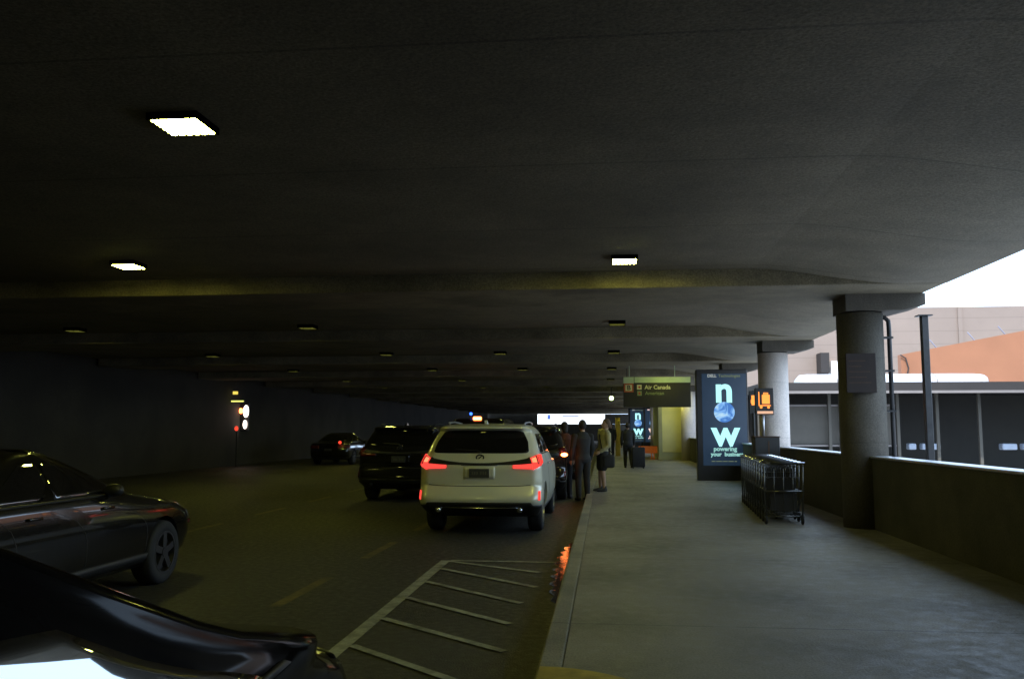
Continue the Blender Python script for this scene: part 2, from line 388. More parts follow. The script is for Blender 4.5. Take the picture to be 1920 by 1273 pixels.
# ------------------------------------------------------------------ cars
def interp(keys, z):
    if z <= keys[0][0]: return keys[0][1:]
    for a, b in zip(keys, keys[1:]):
        if z <= b[0]:
            t = (z - a[0]) / (b[0] - a[0])
            return tuple(p + (q - p) * t for p, q in zip(a[1:], b[1:]))
    return keys[-1][1:]
class Shell:
    """car body as stacked horizontal outlines. keys: z, y_rear, y_front, half_width, corner radius rear, corner radius front, bulge"""
    def __init__(s, keys): s.k = keys
    def P(s, u, z):
        sg = -1 if u < 0 else 1; u = abs(u)
        yr, yf, w, rr, rf, bu = interp(s.k, z)
        rr = min(rr, w * .9); rf = min(rf, w * .9)
        xi = w - rr; xf = w - rf
        if u <= 1: x = xi * u; y = yr + bu * (x / w) ** 2
        elif u <= 2:
            t = (u - 1) * pi / 2; y0 = yr + bu * (xi / w) ** 2
            x = xi + rr * sin(t); y = y0 + rr * 1.25 * (1 - cos(t))
        elif u <= 3:
            y0 = yr + bu * (xi / w) ** 2 + rr * 1.25; y1 = yf - bu * (xf / w) ** 2 - rf * 1.25
            t = u - 2; x = w + .012 * sin(pi * t) - .03 * max(0, (t - .75) / .25) ** 2; y = y0 + (y1 - y0) * t
        elif u <= 4:
            t = (u - 3) * pi / 2; y1 = yf - bu * (xf / w) ** 2
            x = xf + rf * cos(t) - .03 * (4 - u); y = y1 - rf * 1.25 * (1 - sin(t))
        else:
            x = xf * (5 - u); y = yf - bu * (x / w) ** 2
        return Vector((sg * x, y, z))
    def N(s, u, z):
        e = .02
        a = s.P(u + e, z) - s.P(u - e, z); b = s.P(u, z + .01) - s.P(u, z - .01)
        n = a.cross(b).normalized()
        c = Vector((0, 2.3, z)); 
        if n.dot(s.P(u, z) - c) < 0: n = -n
        return n
    def body(s, zs):
        us = [i / 8 for i in range(8)] + [1 + i / 7 for i in range(7)] + [2 + i / 26 for i in range(26)] + [3 + i / 7 for i in range(7)] + [4 + i / 8 for i in range(9)]
        full = us + [-u for u in us[-2:0:-1]]
        bm = B(); rings = []
        for z in zs: rings.append([bm.verts.new(s.P(u, z)) for u in full])
        n = len(full)
        for i in range(len(rings) - 1):
            for k in range(n): bm.faces.new((rings[i][k], rings[i][(k + 1) % n], rings[i + 1][(k + 1) % n], rings[i + 1][k]))
        bm.faces.new(rings[0][::-1])
        top = rings[-1]; c = bm.verts.new(sum((v.co for v in top), Vector()) / n + Vector((0, 0, .012)))
        for k in range(n): bm.faces.new((top[k], top[(k + 1) % n], c))
        bmesh.ops.recalc_face_normals(bm, faces=bm.faces[:])
        return bm
    def patch(s, u0, u1, zb, zt, nu=24, nz=8, off=.006, th=.012):
        """panel lying on the shell between u0..u1 and zb(u)..zt(u); closed slab of thickness th"""
        bm = B(); g = [[], []]
        for side, o in enumerate((off, off - th)):
            for i in range(nu + 1):
                t = i / nu; u = u0 + (u1 - u0) * t
                a = zb(t) if callable(zb) else zb; b = zt(t) if callable(zt) else zt
                g[side].append([bm.verts.new(s.P(u, a + (b - a) * j / nz) + s.N(u, a + (b - a) * j / nz) * o) for j in range(nz + 1)])
        for q in (0, 1):
            for i in range(nu):
                for j in range(nz):
                    bm.faces.new((g[q][i][j], g[q][i + 1][j], g[q][i + 1][j + 1], g[q][i][j + 1]))
        for i in range(nu):
            for j in (0, nz): bm.faces.new((g[0][i][j], g[0][i + 1][j], g[1][i + 1][j], g[1][i][j]))
        for j in range(nz):
            for i in (0, nu): bm.faces.new((g[0][i][j], g[0][i][j + 1], g[1][i][j + 1], g[1][i][j]))
        bmesh.ops.remove_doubles(bm, verts=bm.verts[:], dist=.0001)
        bmesh.ops.recalc_face_normals(bm, faces=bm.faces[:])
        return bm
def rnd(base_b, base_t, p=6):
    """bottom / top functions of a rounded-corner panel"""
    def f(t, s):
        k = max(0, 1 - abs(2 * t - 1) ** p) ** (1 / p); mid = (base_b + base_t) / 2
        return mid + s * (base_t - base_b) / 2 * k
    return (lambda t: f(t, -1)), (lambda t: f(t, 1))

SUV = [(.26, .42, 4.55, .84, .12, .2, .03), (.36, .22, 4.74, .90, .16, .25, .05), (.44, .03, 4.82, .93, .17, .28, .06), (.50, -.03, 4.86, .945, .18, .3, .07),
       (.56, -.03, 4.87, .95, .18, .3, .07), (.64, .01, 4.88, .95, .18, .32, .07), (.71, .055, 4.88, .95, .18, .32, .07), (.745, .085, 4.87, .948, .17, .32, .06), (.80, .085, 4.84, .945, .16, .32, .05),
       (.92, .085, 4.76, .94, .16, .34, .05), (1.0, .075, 4.55, .937, .16, .38, .05), (1.06, .085, 4.2, .93, .16, .4, .05), (1.12, .13, 3.8, .915, .17, .35, .05),
       (1.18, .19, 3.55, .895, .19, .3, .05), (1.24, .25, 3.38, .875, .20, .3, .05), (1.36, .38, 3.1, .84, .20, .28, .06), (1.48, .52, 2.82, .795, .20, .26, .06),
       (1.56, .60, 2.62, .755, .20, .25, .06), (1.605, .50, 2.50, .725, .16, .25, .06), (1.635, .50, 2.38, .69, .14, .25, .06), (1.66, .62, 2.2, .64, .14, .25, .06),
       (1.68, .95, 1.95, .52, .14, .22, .06)]
SUVZ = [.26, .31, .36, .40, .44, .47, .50, .56, .62, .67, .70, .72, .745, .77, .80, .86, .92, .96, 1.0, 1.03, 1.06, 1.09, 1.12, 1.15, 1.18, 1.21, 1.24, 1.30, 1.36, 1.42, 1.48, 1.52, 1.56, 1.58, 1.605, 1.62, 1.635, 1.648, 1.66, 1.67, 1.68]
SED = [(.22, .35, 4.45, .80, .15, .2, .04), (.32, .12, 4.62, .87, .2, .3, .06), (.45, .03, 4.70, .90, .22, .35, .08), (.60, .0, 4.72, .905, .22, .35, .08),
       (.70, .02, 4.66, .905, .22, .38, .08), (.80, .05, 4.45, .90, .2, .4, .08), (.88, .06, 4.05, .89, .2, .42, .08), (.94, .10, 3.62, .88, .2, .4, .07),
       (.98, .25, 3.38, .865, .2, .32, .07), (1.02, .62, 3.25, .84, .2, .28, .07), (1.08, .86, 3.10, .80, .2, .26, .07), (1.2, 1.12, 2.84, .72, .2, .25, .07),
       (1.32, 1.42, 2.56, .64, .2, .24, .07), (1.38, 1.62, 2.38, .59, .2, .22, .07), (1.42, 1.9, 2.2, .48, .2, .2, .05)]
SEDZ = [.22, .27, .32, .38, .45, .52, .6, .65, .7, .75, .8, .84, .88, .91, .94, .96, .98, 1.0, 1.02, 1.05, 1.08, 1.14, 1.2, 1.26, 1.32, 1.35, 1.38, 1.40, 1.42]

WHEELS = {}
def wheel_meshes(r):
    if r in WHEELS: return WHEELS[r]
    w = .115
    b1 = B(); lathe(b1, [(-w, r * .62), (-w, r * .9), (-w * .8, r * .98), (-w * .4, r), (w * .4, r), (w * .8, r * .98), (w, r * .9), (w, r * .62), (w * .8, r * .6), (-w * .8, r * .6), (-w, r * .62)], (0, 0, 0), 'X', 36, False)
    b2 = B(); lathe(b2, [(-w * .5, r * .61), (w * .9, r * .61), (w * .95, r * .66), (w * 1.02, r * .66), (w * 1.02, r * .6), (w * .5, r * .57), (w * .45, r * .1)], (0, 0, 0), 'X', 36)
    for k in range(5):
        t = 2 * pi * k / 5
        vs = box(b2, w * .5, w * .95, -.035, .035, r * .08, r * .62)
        bmesh.ops.rotate(b2, verts=vs, cent=(0, 0, 0), matrix=Matrix.Rotation(t, 3, 'X'))
    cyl(b2, (w * .5, 0, 0), r * .16, w * .5, 'X', 16)
    WHEELS[r] = (b1, b2); return WHEELS[r]

def make_car(name, label, keys, zs, paint, loc, rz, kind, lit=True, group=None, sideglass='sideglass', cat='car', near=False):
    S = Shell(keys); suv = kind == 'suv'
    R = .365 if suv else .325
    wy = (.93, 3.80) if suv else (1.02, 3.80)
    t = thing(name, label, cat, loc, rz, group)
    body = obj('body', S.body(zs), [paint, 'black'], None, True)
    cb = B()
    for y in wy:
        for sx in (-1, 1):
            cyl(cb, (sx * (.62) - (.45 if sx < 0 else 0), y, R), R + .045, .45, 'X', 36)
    cut = obj('cut', cb, 'black')
    for sx in (1,):
        md = body.modifiers.new('b', 'BOOLEAN'); md.operation = 'DIFFERENCE'; md.object = cut; md.solver = 'EXACT'
        try: md.material_mode = 'TRANSFER'
        except Exception: pass
    me = evaluated(body); body.modifiers.clear(); old = body.data; body.data = me; bpy.data.objects.remove(cut)
    body.parent = t
    me.materials.clear(); me.materials.append(M[paint]); me.materials.append(M['black'])
    for p in me.polygons: p.use_smooth = True
    md = body.modifiers.new('es', 'EDGE_SPLIT'); md.split_angle = radians(50)
    # wheels
    for y in wy:
        for sx in (-1, 1):
            b1, b2 = wheel_meshes(R)
            m1 = bpy.data.meshes.new('tyre'); b1.to_mesh(m1); m2 = bpy.data.meshes.new('rim'); b2.to_mesh(m2)
            w = bpy.data.objects.new('wheel', None); COL.objects.link(w); w.parent = t; w.location = (sx * .80, y, R); w.rotation_euler = (0, 0, 0 if sx > 0 else pi)
            obj('tyre', m1, 'rubber', w, True); o = obj('rim', m2, 'rim' if lit else 'rim_dark', w)
    zb, zt, sb, stp = (1.225, 1.575, 1.225, 1.52) if suv else (1.055, 1.36, 1.0, 1.30)
    zq = .968 if near else 1.
    zb *= zq; zt *= zq
    if near: sb, stp = 1.06, 1.35
    f, g = rnd(zb, zt, 7)
    obj('rear_window', S.patch(-1.28 if suv else -1.02, 1.28 if suv else 1.02, f, g, 40, 10), 'glass', t, True)
    bmw = B()
    # windscreen as two mirrored halves in one mesh
    for sg in (-1, 1):
        h = S.patch(sg * 4.05, sg * 5., (1.17 if suv else 1.03) * zq, (1.56 if suv else 1.37) * zq, 14, 10)
        me2 = bpy.data.meshes.new('w'); h.to_mesh(me2); h.free(); bmw.from_mesh(me2); bpy.data.meshes.remove(me2)
    bmesh.ops.remove_doubles(bmw, verts=bmw.verts[:], dist=.0005)
    obj('windscreen', bmw, 'glass', t, True)
    for sg in (-1, 1):
        for (a, b) in (((2.04, 2.34), (2.36, 2.655), (2.675, 2.97)) if suv else ((2.10, 2.50), (2.53, 2.96))):
            f, g = rnd(sb, stp, 9)
            if near and b > 2.9: b = 2.93; f = lambda q: 1.04; g = lambda q: 1.345 - .05 * q ** 2
            obj('side_window', S.patch(sg * a, sg * b, f, g, 14, 8), sideglass, t, True)
        # sill moulding and belt trim
        obj('belt_trim', S.patch(sg * 2.04, sg * 2.97, sb - .022, sb - .006, 26, 1, .008), 'chrome' if lit else 'black', t, True)
        if suv:
            for u in (2.35, 2.665, 2.80): obj('door_seam', S.patch(sg * u, sg * (u + .002), .45, 1.20 * zq, 1, 12, .0015, .004), 'black', t, True)
        obj('sill', S.patch(sg * 2.2, sg * 2.86, .27, .36, 20, 2, .012, .02), 'black', t, True)
        # mirror
        mb = B(); ball(mb, (0, 0, 0), .085, 10, 1.1, .75, .72)
        y = 3.12 if near else (3.02 if suv else 2.75); zz = 1.13 if suv else 1.03; xx = .97 if suv else .93
        o = obj('wing_mirror', mb, 'black', t, True); o.location = (sg * xx, y, zz)
        mb = B(); tube(mb, [(sg * (xx - .14), y + .05, zz - .07), (sg * xx, y, zz - .03)], .025, 8); obj('mirror_stalk', mb, 'black', o, True)
        o.children[0].matrix_parent_inverse = Matrix.Translation(-Vector(o.location))
        # door handles
        for hy in (1.55, 2.62):
            hb = B(); p = S.P(sg * 2.3, 1.0 if suv else .86); bbox(hb, sg * p.x - .012, sg * p.x + .025, hy, hy + .17, (1.03 if suv else .86), (1.055 if suv else .885), .006, 2)
            if sg < 0: bmesh.ops.scale(hb, verts=hb.verts[:], vec=(-1, 1, 1)); bmesh.ops.reverse_faces(hb, faces=hb.faces[:])
            obj('door_handle', hb, 'chrome' if lit else paint, t, True)
        # head lamps
        obj('headlight', S.patch(sg * 3.5, sg * 4.45, .72 if suv else .58, (.90 if suv else .70), 14, 3, .008), 'headlight', t, True)
    if suv:
        # rear lamps: slim bar on the hatch growing into a tall corner block (L-shaped)
        for sg in (-1, 1):
            tl = obj('tail_light', S.patch(sg * .66, sg * 1.12, lambda q: 1.005 - .012 * q, lambda q: 1.05 + .02 * q, 14, 3, .016, .03), 'red_lit' if lit else 'red_dim', t, True)
            obj('lamp_block', S.patch(sg * 1.14, sg * 2.05, lambda q: .985 + .09 * q, lambda q: 1.145 + .06 * sin(q * pi * .6), 16, 6, .02, .035), 'red_lit' if lit else 'red_dim', tl, True)
            obj('lamp_core', S.patch(sg * 1.18, sg * 1.44, 1.085, lambda q: 1.135 + .02 * q, 8, 3, .026, .012), 'red_hot' if lit else 'red_dim', tl, True)
            obj('lamp_divider', S.patch(sg * 1.46, sg * 1.53, 1.06, 1.18, 3, 4, .0245, .004), 'red_dim', tl, True)
            for q0 in (1.6, 1.78):
                obj('lamp_divider', S.patch(sg * q0, sg * (q0 + .025), 1.03, 1.17, 2, 4, .0235, .004), 'red_dim', tl, True)
            obj('reflector', S.patch(sg * 1.22, sg * 1.42, .545, .545, 2, 2), 'red_dim', t) if False else None
            rb = S.patch(sg * 1.50, sg * 1.64, .535, .665, 4, 4, .008)
            obj('reflector', rb, 'red_lit' if lit else 'red_dim', t, True)
        cv = lambda q: .035 * (abs(2 * q - 1)) ** 2
        obj('hatch_recess', S.patch(-1.14, 1.14, lambda q: 1.052 + cv(q) * .6, lambda q: 1.078 + cv(q) * 2.6, 30, 2, .010, .02), 'black', t, True)
        obj('hatch_chrome', S.patch(-.36, .36, 1.043, 1.05, 12, 1, .018, .02), 'chrome' if lit else 'black', t, True)
        obj('hatch_gap', S.patch(-1.0, 1.0, lambda q: .733 + .02 * abs(2 * q - 1) ** 6, lambda q: .743 + .02 * abs(2 * q - 1) ** 6, 30, 1, .004, .008), 'black', t, True)
        bz = lambda q: .44 if abs(2 * q - 1) > .66 else .505
        obj('rear_bumper_trim', S.patch(-1.95, 1.95, .27, lambda q: .455 + .045 * max(0, min(1, (.62 - abs(2 * q - 1)) / .06)), 60, 5, .012, .02), 'black', t, True)
        obj('skid_trim', S.patch(-.78, .78, .425, .437, 20, 1, .022, .012), 'chrome' if lit else 'black', t, True)
        # license recess + plate
        pb = B(); y = .055
        obj('plate_recess', S.patch(-.31, .31, .845, 1.035, 12, 4, .006, .012), paint, t, True)
        pb = B(); bbox(pb, -.155, .155, .055, .068, .865, 1.0, .004, 1); pl = obj('number_plate', pb, 'plate', t)
        for i, x in enumerate((-.10, -.065, -.03, .03, .065, .10)):
            q = B(); box(q, x - .011, x + .011, .0525, .0545, .91, .955)
            obj('plate_mark', q, 'plate_ink', pl)
        # badge: plain oval ring
        q = B()
        pts = [Vector((.058 * cos(a), S.P(0, 1.165).y - .012, 1.165 + .04 * sin(a))) for a in [i * 2 * pi / 20 for i in range(21)]]
        tube(q, pts, .011, 6); tube(q, [pts[3], pts[13]], .009, 6); obj('badge', q, 'black', t, True)
        # spoiler lamp, wiper, roof rails, antenna fin, exhausts
        q = B(); tube(q, [(0.02, .18, 1.235), (-.05, .255, 1.27), (-.42, .31, 1.285)], [.014, .01, .006], 6); obj('rear_wiper', q, 'black', t)
        for sg in (-1, 1):
            q = B(); tube(q, [(sg * .60, .95, 1.655), (sg * .63, 1.0, 1.70), (sg * .64, 1.6, 1.715), (sg * .63, 2.3, 1.69), (sg * .60, 2.4, 1.65)], .014, 8); obj('roof_rail', q, 'rail' if lit else 'black', t, True)
            q = B(); cyl(q, (sg * .62, .02, .385), .04, .12, 'Y', 16); obj('exhaust_tip', q, 'chrome' if lit else 'black', t, True)
        q = B(); prism(q, [(.80, 1.675), (1.02, 1.685), (.86, 1.74), (.82, 1.735)], -.02, .02, 'YZ'); obj('antenna_fin', q, paint, t)
    else:
        for sg in (-1, 1):
            obj('tail_light', S.patch(sg * .62, sg * 2.02, lambda q: .72 + .04 * q, lambda q: .86, 18, 4, .012, .02), 'red_lit' if lit else 'red_dim', t, True)
            for u in (2.28, 2.52, 2.79): obj('door_seam', S.patch(sg * u, sg * (u + .0022), .38, .98, 1, 10, .0015, .004), 'black', t, True)
            obj('side_marker', S.patch(sg * 3.25, sg * 3.45, .56, .60, 4, 1, .008), 'red_dim', t, True)
        q = B(); bbox(q, -.16, .16, -.012, .03, .62, .73, .004, 1); obj('number_plate', q, 'plate', t)
        obj('bumper_trim', S.patch(-1.6, 1.6, .25, .33, 30, 2, .012, .02), 'black', t, True)
        obj('grille', S.patch(4.5, 5.0, .40, .62, 8, 4, .008), 'black', t, True)
    return t, S
SX = -1.905
suv, S1 = make_car('silver_suv', 'silver sport utility car with red tail lights lit, stopped at the kerb', SUV, SUVZ, 'silver', (SX, 13.30, 0), 0, 'suv')
c2, _ = make_car('parked_suv', 'black sport utility car half hidden in front of the silver one at the kerb', SUV, SUVZ, 'blackpaint', (-1.80, 19.6, 0), 0, 'suv', False)
q = B(); ball(q, (0, 0, 0), .05, 8, 1.5, .5, .8)
o = obj('indicator_light', q, 'amber_ind', c2, True); o.location = (.90, .10, 1.03)
q = B(); ball(q, (0, 0, 0), .028, 8); o = obj('indicator_light', q, 'amber_ind', c2, True); o.location = (.70, .02, 1.0)
c3, _ = make_car('parked_suv', 'charcoal sport utility car in the middle lane ahead and left of the silver one', SUV, SUVZ, 'blackpaint', (-4.55, 19.2, 0), 0, 'suv', False)
c4, _ = make_car('dark_sedan', 'dark grey sedan in the left lane, only its long bonnet catching light', SED, SEDZ, 'charcoal', (-5.50, 5.15, 0), 0, 'sedan', False)
NEAR = [(k[0], k[1], k[2] + (.42 if k[0] > 1.1 else (.25 if k[0] > 1.05 else 0))) + k[3:] for k in SUV]
NEAR = [(k[0] * .968, k[1], k[2] - (.07 if k[0] > 1.1 else 0), k[3], k[4], k[5] * (.35 if k[0] > 1.1 else (.6 if k[0] > 1.05 else 1)), k[6]) for k in NEAR]
c5, _ = make_car('black_suv', 'glossy black car in the bottom left corner right beside the viewer', NEAR, [z * .968 for z in SUVZ], 'dullblack', (-1.67, -1.85, 0), 0, 'suv', False, sideglass='mirrorglass', near=True)
c6, _ = make_car('parked_sedan', 'black sedan queued at the kerb beyond the standing people', SED, SEDZ, 'blackpaint', (-1.75, 27.5, 0), 0, 'sedan', False)
c7, _ = make_car('distant_sedan', 'far dark sedan showing a red light in the left lane', SED, SEDZ, 'blackpaint', (-12.3, 38.5, 0), 0, 'sedan', False)
q = B(); ball(q, (0, 0, 0), .07, 8); o = obj('brake_light', q, 'red_led', c7, True); o.location = (.55, -.02, .95)
o.location.z = 1.0
# van with amber bar
vn = thing('dark_van', 'dark high van far ahead with glowing amber bar and blue dot on top', 'van', (-4.35, 30, 0))
VK = [(.3, .1, 5.2, .9, .1, .2, .02), (.5, .0, 5.3, .98, .1, .25, .03), (1.1, .02, 5.3, .99, .1, .25, .03), (1.25, .04, 4.9, .98, .1, .25, .03), (1.75, .10, 4.3, .92, .12, .25, .03), (1.9, .15, 4.0, .88, .15, .25, .03), (1.97, .35, 3.7, .78, .2, .25, .03)]
SV = Shell(VK); obj('body', SV.body([.3, .4, .5, .7, .9, 1.1, 1.18, 1.25, 1.4, 1.6, 1.75, 1.83, 1.9, 1.94, 1.97]), 'blackpaint', vn, True)
f, g = rnd(1.25, 1.75, 8); obj('rear_window', SV.patch(-.95, .95, f, g, 20, 6), 'glass', vn, True)
for sg in (-1, 1):
    obj('tail_light', SV.patch(sg * 1.0, sg * 1.8, .8, 1.15, 6, 5, .01), 'red_dim', vn, True)
    for y in (1.0, 4.1):
        b1, b2 = WHEELS[.325]; m1 = bpy.data.meshes.new('tyre'); b1.to_mesh(m1)
        o = obj('wheel', m1, 'rubber', vn, True); o.location = (sg * .90, y, .325)
q = B(); bbox(q, -.16, .13, .10, .2, 1.90, 2.02, .03, 3); ab = obj('light_bar', q, 'amber', vn)
for x in (-.10, -.015, .07):
    q = B(); ball(q, (x, .098, 1.962), .028, 8, 1.3, .4, .9); obj('bulb', q, 'amber_hot', ab, True)
q = B(); ball(q, (-.26, .3, 2.12), .05, 10); o = obj('blue_light', q, 'blue_led', vn, True)
q = B(); tube(q, [(-.26, .3, 1.93), (-.26, .3, 2.09)], .015, 8); obj('lamp_stem', q, 'black', o)

# ------------------------------------------------------------------ luggage carts
M['cart'] = mat('cart_steel', (.14, .14, .13), .28, metal=.9, var=.15, scale=12)
M['disp'] = mat('dispenser_black', (.03, .028, .024), .4, var=.2)
M['grip'] = mat('cart_grip', (.03, .03, .03), .5)
def make_cart():
    t = thing('luggage_cart', 'x', 'luggage cart', (0, 0, .15), 0, 'luggage carts nested in a row on the sidewalk')
    r = .013
    bm = B()
    for s in (-1, 1):
        tube(bm, [(s * .27, -.02, .10), (s * .285, -.03, .5), (s * .285, -.05, .88)], r, 8)
        tube(bm, [(s * .27, -.02, .14), (s * .24, .35, .16), (s * .16, .95, .13)], r, 8)
        tube(bm, [(s * .28, -.03, .42), (s * .24, .3, .17)], r * .8, 6)
    tube(bm, [(-.27, -.02, .12), (.27, -.02, .12)], r, 8); tube(bm, [(-.16, .95, .13), (.16, .95, .13)], r, 8)
    tube(bm, [(-.285, -.03, .5), (.285, -.03, .5)], r, 8)
    for x in (-.14, 0, .14): tube(bm, [(x, -.03, .16), (x, -.04, .84)], .006, 6)
    obj('frame', bm, 'cart', t, True)
    bm = B()
    for k in range(9):
        x = -.2 + .05 * k; tube(bm, [(x, 0, .165), (x * .72, .93, .15)], .009, 5)
    obj('deck', bm, 'cart', t, True)
    bm = B()
    for z, w, d in ((.86, .26, .26), (.78, .245, .23), (.70, .23, .20)):
        tube(bm, [(-w, -.03, z), (-w, d, z), (w, d, z), (w, -.03, z)], .006, 6)
    for k in range(7):
        x = -.22 + .073 * k; tube(bm, [(x, .26, .86), (x * .93, .2, .70), (x * .93, -.02, .69)], .004, 5)
    obj('basket', bm, 'cart', t, True)
    bm = B(); bbox(bm, -.215, .215, .262, .275, .50, .84, .004, 1); obj('front_panel', bm, 'disp', t)  # dark sheets added so the cart row reads as one shaded mass
    bm = B(); bbox(bm, -.20, .20, .01, .022, .20, .48, .004, 1); obj('dark_filler', bm, 'disp', t)
    bm = B(); tube(bm, [(-.30, -.09, .93), (-.285, -.05, .88)], r, 8); tube(bm, [(.30, -.09, .93), (.285, -.05, .88)], r, 8)
    tube(bm, [(-.31, -.09, .93), (.31, -.09, .93)], .015, 10)
    h = obj('handle', bm, 'chrome', t, True)
    bm = B(); tube(bm, [(-.2, -.09, .93), (.2, -.09, .93)], .021, 10); obj('grip', bm, 'grip', h, True)
    for (x, y) in ((-.27, 0.0), (.27, 0.0), (0, .88)):
        bm = B(); lathe(bm, [(-.018, .035), (-.018, .06), (-.01, .068), (.01, .068), (.018, .06), (.018, .035)], (0, 0, 0), 'X', 18)
        w = obj('wheel', bm, 'rubber', t, True); w.location = (x, y, .068)
        bm = B(); box(bm, x - .026, x + .026, y - .02, y + .02, .10, .15); obj('wheel_fork', bm, 'cart', t)
    return t
ct = make_cart()
NC = 11
for i in range(NC):
    f = i / (NC - 1)
    loc = (2.72 + .26 * f, 14.05 + 4.0 * f, .15)
    lb = ['luggage cart at the near end of the nested row, nearest the viewer', 'second luggage cart from the near end of the row'][i] if i < 2 else ('luggage cart at the far end of the nested row, next to the ticket machine' if i == NC - 1 else 'luggage cart %s from the near end of the nested row' % ['third', 'fourth', 'fifth', 'sixth', 'seventh', 'eighth', 'ninth', 'tenth'][i - 2])
    c = ct if i == 0 else copy_tree(ct, loc)
    c.location = loc; c.rotation_euler = (0, 0, -.05); c['label'] = lb

# cart dispenser with pictogram sign
M['disp'] = mat('dispenser_black', (.03, .028, .024), .4, var=.2)
M['orange_lit'] = emis('orange_pictogram', (1., .30, .06), 1.1)
M['cream_lit'] = emis('cream_strip', (.75, .45, .30), .7)
t = thing('cart_dispenser', 'black luggage cart rental machine with orange suitcase sign on a pole', 'vending machine', (3.32, 18.9, .15))
bm = B(); bbox(bm, -.24, .26, -.2, .25, 0, 1.28, .015, 2); obj('cabinet', bm, 'disp', t)
bm = B(); box(bm, -.25, .27, -.21, .26, 1.281, 1.30); obj('cabinet_top', bm, 'notice_ink', t)
bm = B(); box(bm, .02, .05, -.208, -.201, .1, 1.2); obj('door_seam', bm, 'notice_ink', t)
bm = B(); tube(bm, [(-.03, 0, 1.3), (-.03, 0, 1.75)], .03, 12); obj('pole', bm, 'rail', t, True)
bm = B(); bbox(bm, -.19, .19, -.04, .04, 1.74, 2.30, .01, 1); sb = obj('sign_box', bm, 'disp', t)
bm = B()
bbox(bm, -.05, .11, -.046, -.042, 1.97, 2.16, .001, 1); box(bm, -.02, .08, -.046, -.042, 2.165, 2.18); box(bm, -.02, -.008, -.046, -.042, 2.16, 2.20); box(bm, .068, .08, -.046, -.042, 2.16, 2.20); box(bm, -.02, .08, -.046, -.042, 2.19, 2.205)
box(bm, -.12, -.10, -.046, -.042, 1.93, 2.22); box(bm, -.12, .13, -.046, -.042, 1.925, 1.945)
for x in (-.07, .08): cyl(bm, (x, -.046, 1.90), .028, .004, 'Y', 14)
obj('suitcase_pictogram', bm, 'orange_lit', sb)
bm = B(); box(bm, -.15, .17, -.046, -.042, 1.765, 1.82); obj('caption_strip', bm, 'cream_lit', sb)
t2 = thing('orange_sign', 'small dark sign with orange marks just left of the suitcase sign', 'sign', (3.33, 20.3, .15))
bm = B(); tube(bm, [(0, 0, 0), (0, 0, 1.9)], .03, 10); obj('pole', bm, 'metal_dark', t2)
bm = B(); bbox(bm, -.09, .09, -.03, .03, 1.8, 2.3, .006, 1); obj('sign_box', bm, 'disp', t2)
bm = B(); box(bm, -.045, .045, -.036, -.032, 1.98, 2.2); box(bm, -.06, .0, -.036, -.032, 2.02, 2.1); obj('mark', bm, 'orange_lit', t2)

# ------------------------------------------------------------------ advertising totems
M['panel'] = mat('screen_navy', (.02, .03, .045), .35, var=.1, scale=3, emit=(.035, .075, .14), estr=.19)
M['cyan'] = emis('screen_letters', (.36, .80, .82), .95)
M['cyan_dim'] = emis('screen_small_text', (.30, .62, .58), .62)
M['white_dim'] = emis('screen_header', (.45, .5, .48), .45)
M['grey_dim'] = emis('screen_caption', (.16, .2, .12), .6)
gl = bpy.data.materials.new('screen_marble'); gl.use_nodes = True
nt = gl.node_tree; nt.nodes.clear(); N = nt.nodes; Lk = nt.links
o_ = N.new('ShaderNodeOutputMaterial'); e_ = N.new('ShaderNodeEmission'); nz = N.new('ShaderNodeTexNoise'); rp = N.new('ShaderNodeValToRGB'); tc = N.new('ShaderNodeTexCoord')
nz.inputs['Scale'].default_value = 3.2; nz.inputs['Detail'].default_value = 5; nz.inputs['Distortion'].default_value = 1.2
rp.color_ramp.elements[0].position = .38; rp.color_ramp.elements[0].color = (.045, .13, .36, 1)
rp.color_ramp.elements[1].position = .66; rp.color_ramp.elements[1].color = (.38, .52, .55, 1)
e2 = rp.color_ramp.elements.new(.5); e2.color = (.14, .30, .56, 1)
Lk.new(tc.outputs['Object'], nz.inputs['Vector']); Lk.new(nz.outputs['Fac'], rp.inputs[0]); Lk.new(rp.outputs[0], e_.inputs[0]); Lk.new(e_.outputs[0], o_.inputs[0]); e_.inputs[1].default_value = 1.
M['marble'] = gl
def totem(x, y, label, rz=0):
    t = thing('advertising_totem', label, 'advertising display', (x, y, .15), rz, 'tall advertising totems on the sidewalk')
    bm = B(); bbox(bm, -.72, .72, 0, .32, .0, 3.14, .02, 2); obj('casing', bm, 'disp', t)
    bm = B(); box(bm, -.56, .68, -.006, -.002, .42, 3.02); sc = obj('screen', bm, 'panel', t)
    X = .055
    lettering('n', 1.02, (X, -.008, 2.53), 'cyan', sc, bold=.03, name='lettering')
    lettering('w', 1.02, (X + .02, -.008, 1.30), 'cyan', sc, bold=.03)
    bm = B(); cyl(bm, (X, -.011, 1.925), .29, .004, 'Y', 40); obj('marbled_disc', bm, 'marble', sc)
    lettering('DELL', .115, (-.40, -.008, 2.955), 'white_dim', sc, bold=.004, align='LEFT')
    lettering('Technologies', .115, (-.09, -.008, 2.955), 'grey_dim', sc, bold=.001, align='LEFT')
    lettering('powering', .17, (X, -.008, .885), 'cyan_dim', sc, bold=.006)
    lettering('your  business', .155, (X + .05, -.008, .735), 'cyan_dim', sc, bold=.006)
    bm = B(); x = -.33
    for w in (.10, .16, .12, .14, .06): box(bm, x, x + w, -.008, -.0045, .53, .55); x += w + .03
    obj('caption_line', bm, 'grey_dim', sc)
    return t
T1 = totem(3.33, 25.6, 'tall dark advertising totem with large pale letters and blue disc, nearest one')
T2 = copy_tree(T1, (2.62, 72, .15), 0, 'far small advertising totem with turquoise letter, left of two beyond the kiosk')
